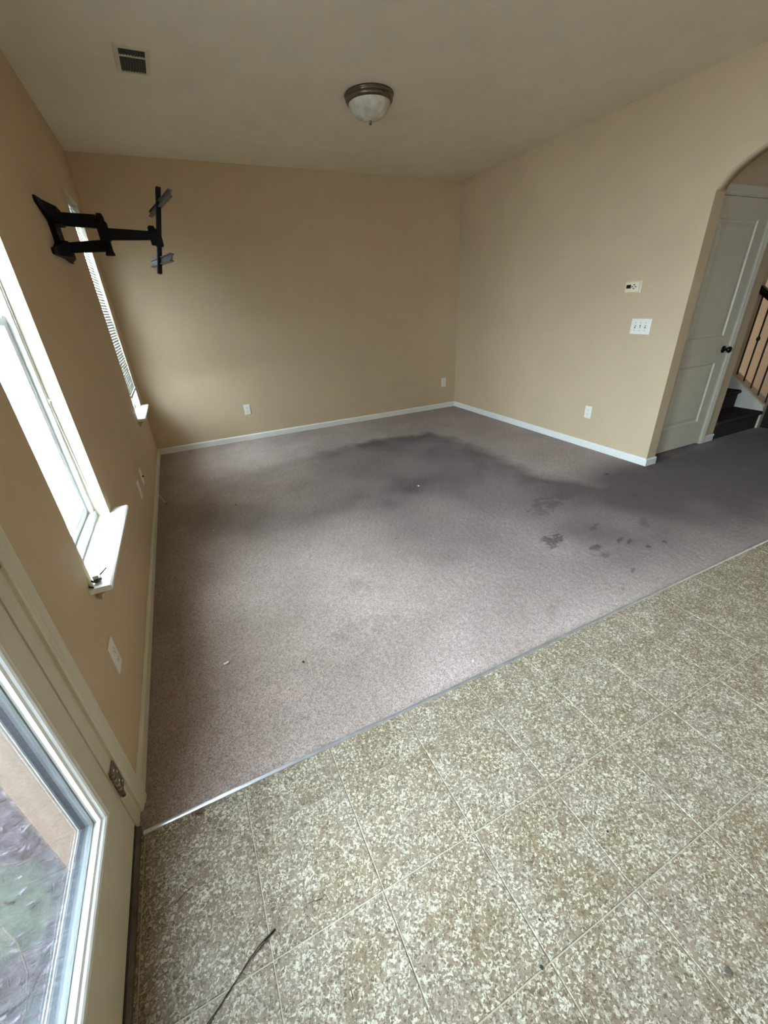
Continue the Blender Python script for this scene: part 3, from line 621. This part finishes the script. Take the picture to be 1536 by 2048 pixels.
# ------------------------------------------------------------------ tv mount on the window wall
YM = -1.97
t = thing('tv_mount', (0, YM, 1.87), 'black full-motion tv wall mount with empty bracket arms between the windows', 'tv mount')
def sec(y, x0, x1, z0, z1): return [(x0, y, z0), (x1, y, z0), (x1, y, z1), (x0, y, z1)]
m = MB(); m.loft([sec(-2.24, .001, .012, 1.972, 2.000), sec(-2.15, .001, .022, 1.945, 1.998), sec(-2.03, .001, .058, 1.912, 1.992), sec(-1.91, .001, .058, 1.912, 1.992), sec(-1.79, .001, .022, 1.945, 1.998), sec(-1.70, .001, .012, 1.972, 2.000)])
m.loft([sec(-2.24, .001, .012, 1.752, 1.778), sec(-2.15, .001, .022, 1.752, 1.795), sec(-2.03, .001, .058, 1.758, 1.835), sec(-1.91, .001, .058, 1.758, 1.835), sec(-1.79, .001, .022, 1.752, 1.795), sec(-1.70, .001, .012, 1.752, 1.778)])
m.box(0.001, 0.030, -2.06, -1.90, 1.83, 1.915); wp = m.build('wall_plate', 'black', t)
for y in (-2.2, -1.74):
    for z in (1.985, 1.765): m = MB(); m.lathe([(0.0, 0.019), (0.006, 0.018), (0.007, 0.010)], (0, y, z), 'x', 8); m.build('lag_bolt', 'gray', wp)
def arm(name, xa, za0, za1, xb, zb0, zb1, hw):
    m = MB(); b = 0.006; R = []
    for x, z0, z1 in ((xa, za0, za1), (xb, zb0, zb1)):
        R.append([(x, YM-hw, z0+b), (x, YM-hw+b, z0), (x, YM+hw-b, z0), (x, YM+hw, z0+b), (x, YM+hw, z1-b), (x, YM+hw-b, z1), (x, YM-hw+b, z1), (x, YM-hw, z1-b)])
    m.loft(R); return m.build(name, 'black', t)
arm('upper_arm', 0.035, 1.914, 1.976, 0.226, 1.903, 1.968, 0.017); arm('lower_arm', 0.035, 1.783, 1.832, 0.262, 1.790, 1.850, 0.017)
m = MB(); m.lathe([(0.0, 1.768), (0.020, 1.768), (0.026, 1.772), (0.020, 1.790), (0.020, 1.955), (0.014, 1.975), (0.0, 1.977)], (0.245, YM, 0), 'z', 20)
m.box(0.216, 0.272, YM-0.024, YM+0.024, 1.84, 1.935, 0.005); m.build('elbow', 'black', t)
arm('forearm', 0.262, 1.846, 1.905, 0.492, 1.849, 1.893, 0.019)
m = MB(); m.lathe([(0.0, 1.822), (0.019, 1.822), (0.021, 1.832), (0.021, 1.908), (0.016, 1.920), (0.0, 1.922)], (0.499, YM, 0), 'z', 18)
m.box(0.50, 0.545, YM-0.022, YM+0.022, 1.815, 1.905, 0.004); m.build('swivel_head', 'black', t)
m = MB(); ra, rb = Vector((0.590, YM, 2.108)), Vector((0.482, YM, 1.672)); dn = Vector((0.436, 0, -0.108)).normalized()
def rect(c, u, v, hu, hv): return [c+u*hu+v*hv, c-u*hu+v*hv, c-u*hu-v*hv, c+u*hu-v*hv]
yv = Vector((-0.15, 1, 0)).normalized()
for s in (-1, 1):
    m.loft([rect(ra+yv*0.02*s, dn, yv, 0.011, 0.003), rect(rb+yv*0.02*s, dn, yv, 0.011, 0.003)])
m.loft([rect(ra-dn*0.008, dn, yv, 0.004, 0.022), rect(rb-dn*0.008, dn, yv, 0.004, 0.022)])
m.build('head_rail', 'black', t)
for (pa, pb, mat, hz) in (((0.630, -2.30, 2.022), (0.520, -1.65, 2.030), 'gray', 0.013), ((0.563, -2.30, 1.728), (0.455, -1.65, 1.752), 'gray', 0.017)):
    a, b = Vector(pa), Vector(pb); d = (b-a).normalized(); up = Vector((0.24, 0, 0.97)); side = d.cross(up).normalized(); up = side.cross(d).normalized()
    m = MB(); m.loft([rect(a, side, up, 0.004, hz), rect(b, side, up, 0.004, hz)])
    m.loft([rect(a+up*hz, side, up, 0.011, 0.003), rect(b+up*hz, side, up, 0.011, 0.003)]); m.loft([rect(a-up*hz, side, up, 0.011, 0.003), rect(b-up*hz, side, up, 0.011, 0.003)])
    lab(m.build('cross_rail', mat, t), 'grey steel cross rail')

# ------------------------------------------------------------------ mini blind in the far window
y0, y1, z0, z1 = WIN[1]
t = thing('window_blind', (-0.03, (y0+y1)/2, 0.8), 'white mini blind hanging in the far window behind the tv mount', 'blind')
m = MB(); m.box(-0.056+0.002, -0.022, y0+0.008, y1-0.008, z1-0.030, z1-0.003, 0.002); m.build('headrail', 'slat', t)
ZB, ZT = 0.805, z1-0.045; NS = 65
sm = MB(); rr = []
for y in (y0+0.010, y1-0.010):
    up = [(-0.0125, 0.0), (-0.006, 0.0016), (0.0, 0.0021), (0.006, 0.0016), (0.0125, 0.0)]
    rr.append([(u, y-(y0+y1)/2, v+0.0004) for u, v in up]+[(u, y-(y0+y1)/2, v-0.0004) for u, v in reversed(up)])
sm.loft(rr); proto = None
def bx(z): return -0.040+0.034*(ZT-z)/(ZT-ZB)
for k in range(NS):
    z = ZB+0.022+(ZT-ZB-0.022)*k/(NS-1)
    if proto is None:
        nm = sm.build('slat', 'slat'); o = proto = obj(nm); 
    else: o = proto.copy(); COL.objects.link(o)
    o.parent = obj(t); o.location = (bx(z)+0.03, 0, z-0.8); o.rotation_euler = (random.uniform(-.004, .004), math.radians(58+random.uniform(-3, 3)), random.uniform(-.004, .004))
m = MB(); m.box(bx(ZB)-0.012, bx(ZB)+0.014, y0+0.010, y1-0.004, ZB-0.012, ZB+0.010, 0.002); m.build('bottom_rail', 'slat', t)
for y in (y0+0.10, y1-0.10):
    m = MB(); m.tube([(bx(ZT)+0.014, y, ZT), (bx(ZB)+0.014, y, ZB)], 0.0009, 5); m.tube([(bx(ZT)-0.014, y, ZT), (bx(ZB)-0.014, y, ZB)], 0.0009, 5); m.build('ladder_cord', 'cord', t)

# ------------------------------------------------------------------ loose things at the near window
y0, y1, z0, z1 = WIN[2]
t = thing('pull_string', (-0.05, y1-0.01, z0), 'white blind pull string with small toggle hanging along the near window jamb', 'blind string')
pts = [(-0.050, y1-0.012, z1-0.02), (-0.052, y1-0.012, 1.6), (-0.054, y1-0.012, 1.2)]
pts += [(-0.050, y1-0.013, 1.0), (-0.046, y1-0.012, 0.80), (-0.040, y1-0.015, 0.70), (-0.030, y1-0.035, 0.645), (-0.024, y1-0.06, z0+0.004), (-0.022, y1-0.12, z0+0.002), (-0.036, y1-0.22, z0+0.002), (-0.048, y1-0.34, z0+0.002)]
m = MB(); m.tube(pts, 0.0016, 6); m.build('string', 'cord', t)
m = MB(); zt = 1.155; m.lathe([(0.0, -0.012), (0.004, -0.011), (0.005, 0.0), (0.003, 0.010), (0.0, 0.012)], (-0.054, y1-0.012, zt), 'z', 10); m.box(-0.066, -0.042, y1-0.015, y1-0.010, zt-0.003, zt+0.003); m.build('toggle', 'cord', t)
t = thing('blind_bracket', (0.02, -3.72, z0), 'small loose blind bracket with dark clips lying on the windowsill', 'bracket')
m = MB(); m.box(0.012, 0.030, -3.735, -3.705, z0, z0+0.012, 0.001); m.box(0.012, 0.030, -3.735, -3.732, z0, z0+0.024); m.build('bracket_body', 'plate', t)
m = MB(); m.tube([(0.008, -3.74, z0+0.010), (0.022, -3.752, z0+0.008), (0.034, -3.735, z0+0.010)], 0.0035, 6); m.build('clip', 'slot', t)
m = MB(); m.tube([(0.030, -3.71, z0+0.012), (0.046, -3.675, z0+0.014)], 0.0028, 6); m.build('clip', 'slot', t)
m = MB(); m.tube([(0.0, -3.762, z0+0.003), (0.016, -3.775, z0+0.003)], [0.0035, 0.002], 6); m.lathe([(0.0, 0.0), (0.005, 0.0), (0.004, 0.002), (0.0, 0.0025)], (0.0, -3.762, z0+0.002), 'z', 8)
tag(m.build('screw', 'slot'), 'short dark screw at the near tip of the windowsill', 'screw')
t = thing('cable_stub', (0.013, -1.42, 0.05), 'thin pale cable end poking out above the left baseboard', 'cable')
m = MB(); m.tube([(0.002, -1.36, 0.066), (0.02, -1.42, 0.06), (0.05, -1.50, 0.03), (0.072, -1.56, 0.006)], 0.0022, 6); m.build('sheath', 'cord', t)
m = MB(); m.tube([(0.072, -1.56, 0.006), (0.078, -1.575, 0.004)], 0.0032, 6); m.build('plug_end', 'knob', t)

# ------------------------------------------------------------------ crumbs and litter on the floors
def needle(pts, r, label): 
    m = MB(); m.tube(pts, r, 5); return tag(m.build('pine_needle', 'needle'), label, 'pine needle')
t = thing('pine_needle', (0.25, -4.71, 0), 'long twin-stranded dark pine needle on the vinyl near the patio door', 'pine needle')
m = MB(); m.tube([(0.339, -4.676, 0.003), (0.300, -4.688, 0.004), (0.262, -4.706, 0.003), (0.215, -4.738, 0.003), (0.165, -4.765, 0.002), (0.120, -4.800, 0.002)], [0.0022, 0.0014, 0.0011, 0.0011, 0.001, 0.0006], 5); m.build('strand', 'needle', t)
m = MB(); m.tube([(0.336, -4.678, 0.004), (0.296, -4.696, 0.006), (0.250, -4.716, 0.005), (0.205, -4.742, 0.003), (0.158, -4.775, 0.002), (0.11, -4.81, 0.002)], [0.0016, 0.0011, 0.001, 0.001, 0.0009, 0.0006], 5); m.build('strand', 'needle', t)
needle([(0.147, -4.482, 0.002), (0.126, -4.488, 0.003), (0.108, -4.497, 0.002), (0.100, -4.502, 0.002)], 0.0010, 'short dark pine needle close to the patio door threshold')
needle([(0.427, -4.664, 0.001), (0.445, -4.667, 0.002), (0.470, -4.672, 0.001)], 0.0007, 'tiny fine needle lying mid tile beyond the long pine needle')
needle([(0.478, -4.858, 0.001), (0.476, -4.880, 0.001)], 0.0007, 'tiny fine needle nearest the camera, right of the long needle')
m = MB(); cx, cy = 0.176, -4.285; R = [(cx+0.014*math.cos(a)*(1+0.3*math.sin(3*a)), cy+0.009*math.sin(a)*(1+0.25*math.cos(2*a)), 0.003+0.003*math.sin(2*a)) for a in np.linspace(0, 2*math.pi, 13)[:-1]]
m.loft([R, [(x, y, z+0.0008) for x, y, z in R]]); tag(m.build('dry_leaf', 'leaf'), 'small curled brown leaf beside the metal strip', 'leaf')
def bit(name, x, y, r, mat, label, cat, group=None, flat=0.5):
    m = MB(); k = 7; base = [(x+r*math.cos(a)*random.uniform(.7, 1.2), y+r*math.sin(a)*random.uniform(.7, 1.2), 0.0005) for a in np.linspace(0, 2*math.pi, k+1)[:-1]]
    m.loft([base, [(x+(p[0]-x)*.7, y+(p[1]-y)*.7, r*flat) for p in base]]); return tag(m.build(name, mat), label, cat, group)
bit('paper_scrap', 2.099, -2.371, 0.010, 'paper', 'white paper scrap alone in the middle of the carpet', 'paper')
m = MB(); m.loft([[(0.318, -3.668, 0.001), (0.342, -3.664, 0.001), (0.340, -3.674, 0.001), (0.322, -3.678, 0.001)], [(0.318, -3.668, 0.004), (0.342, -3.664, 0.006), (0.340, -3.674, 0.005), (0.322, -3.678, 0.003)]])
tag(m.build('paper_scrap', 'paper'), 'small white paper strip on the carpet close to the near window', 'paper')
bit('paper_scrap', 1.33, -4.19, 0.006, 'paper', 'tiny white fleck on carpet beside the metal strip', 'paper')
bit('paper_scrap', 0.396, -2.283, 0.005, 'paper', 'tiny white fleck on the dark carpet below the tv mount', 'paper')
bit('crumb', 0.608, -1.911, 0.008, 'leaf', 'brown crumb on dark carpet between the two windows', 'crumb')
bit('crumb', 1.518, -3.069, 0.006, 'slot', 'black crumb near the middle of the carpet', 'crumb')
bit('crumb', 0.65, -3.832, 0.006, 'slot', 'black crumb on lit carpet in front of the near window', 'crumb')
bit('crumb', 3.646, -3.019, 0.016, 'slot', 'dark lint clump on carpet near the arch corner', 'crumb', flat=0.4)
bit('crumb', 3.444, -3.437, 0.016, 'slot', 'dark lint clump on carpet in front of the arch', 'crumb', flat=0.35)
bit('crumb', 0.904, -5.033, 0.005, 'slot', 'black crumb on a vinyl joint at the photo bottom', 'crumb')
bit('crumb', 0.962, -4.966, 0.003, 'slot', 'black crumb inside a tile just above the joint crumb', 'crumb')
bit('crumb', 1.287, -4.909, 0.004, 'slot', 'black crumb on the vinyl nearer the right side', 'crumb')
bit('crumb', 1.291, -5.232, 0.010, 'smudge', 'dark grey smudge like crumb on the lowest right tile', 'crumb', flat=0.15)

# ------------------------------------------------------------------ yard outside
NG = 90; gx = np.concatenate([np.linspace(-14, -2.2, 18)[:-1], np.linspace(-2.2, -TL-0.001, 60)]); gy = np.concatenate([np.linspace(-16, -6.5, 14)[:-1], np.linspace(-6.5, -2.5, 100), np.linspace(-2.5, 9, 20)[1:]])
GX, GY = np.meshgrid(gx, gy, indexing='ij'); GZ = -0.12-0.02*np.clip(-GX-0.5, 0, 3)+0.02*(vnoise(GX+50, GY+50, 9, 41)-0.5)*(GX > -2.2)+0.012*(vnoise(GX+50, GY+50, 33, 42)-0.5)*(GX > -2.2)
m = MB(); nx, ny = GX.shape; ids = np.arange(nx*ny).reshape(nx, ny)
m.add(np.stack([GX, GY, GZ], -1).reshape(-1, 3), np.stack([ids[:-1, :-1], ids[1:, :-1], ids[1:, 1:], ids[:-1, 1:]], -1).reshape(-1, 4).tolist(), True); struct(m.build('ground', 'ground', fix=False))
m = MB(); m.box(-14, 12, -16, YK-0.12, -0.2, -0.14); m.box(W, 12, -16, -5.52, -0.2, -0.14); struct(m.build('ground_back', 'concrete'))
m = MB()
for k in range(5200):                                                   # mulch chips and fallen needles, uncountable
    x, y = random.uniform(-1.5, -0.19), random.uniform(-4.75, -2.9); a = random.uniform(0, math.pi); z = -0.112+random.uniform(0, 0.012)
    if ((x+0.42)/0.24)**2+((y+4.24)/0.17)**2 < 1 and random.random() < 0.75: continue
    if k % 6 == 0: L, w, h = random.uniform(0.04, 0.11), 0.0016, 0.0016; a = random.gauss(1.0, 0.5)
    else: L, w, h = random.uniform(0.008, 0.030), random.uniform(0.004, 0.010), random.uniform(0.002, 0.007)
    c, d = math.cos(a), math.sin(a); tl = random.uniform(-0.4, 0.4)
    P = lambda u, v, q: (x+c*u-d*v, y+d*u+c*v, z+q+u*tl)
    m.add([P(-L/2, -w/2, 0), P(L/2, -w/2*random.uniform(.5, 1), 0), P(L/2, w/2, 0), P(-L/2, w/2*random.uniform(.5, 1), 0), P(-L/2*.8, -w/2*.7, h), P(L/2*.8, -w/2*.7, h), P(L/2*.8, w/2*.7, h), P(-L/2*.8, w/2*.7, h)],
          [(4, 5, 6, 7), (0, 1, 5, 4), (1, 2, 6, 5), (2, 3, 7, 6), (3, 0, 4, 7)])
n = m.build('mulch_litter', 'mulch', fix=False); obj(n)['kind'] = 'stuff'; tag(n, 'scattered bark chips and pine needles on the ground outside the patio door', 'litter')
for k, (pts, lb) in enumerate((([(-0.46, -4.06, -0.070), (-0.40, -4.12, -0.066), (-0.33, -4.14, -0.07), (-0.29, -4.11, -0.072)], 'curved brown twig outside the patio door glass, upper'),
                               ([(-0.36, -4.30, -0.070), (-0.31, -4.36, -0.066), (-0.27, -4.44, -0.068), (-0.25, -4.55, -0.07)], 'thin brown twig outside the patio door glass, lower'))):
    m = MB(); m.tube(pts, [0.003, 0.0025, 0.002, 0.001], 6); tag(m.build('twig', 'twig'), lb, 'twig')
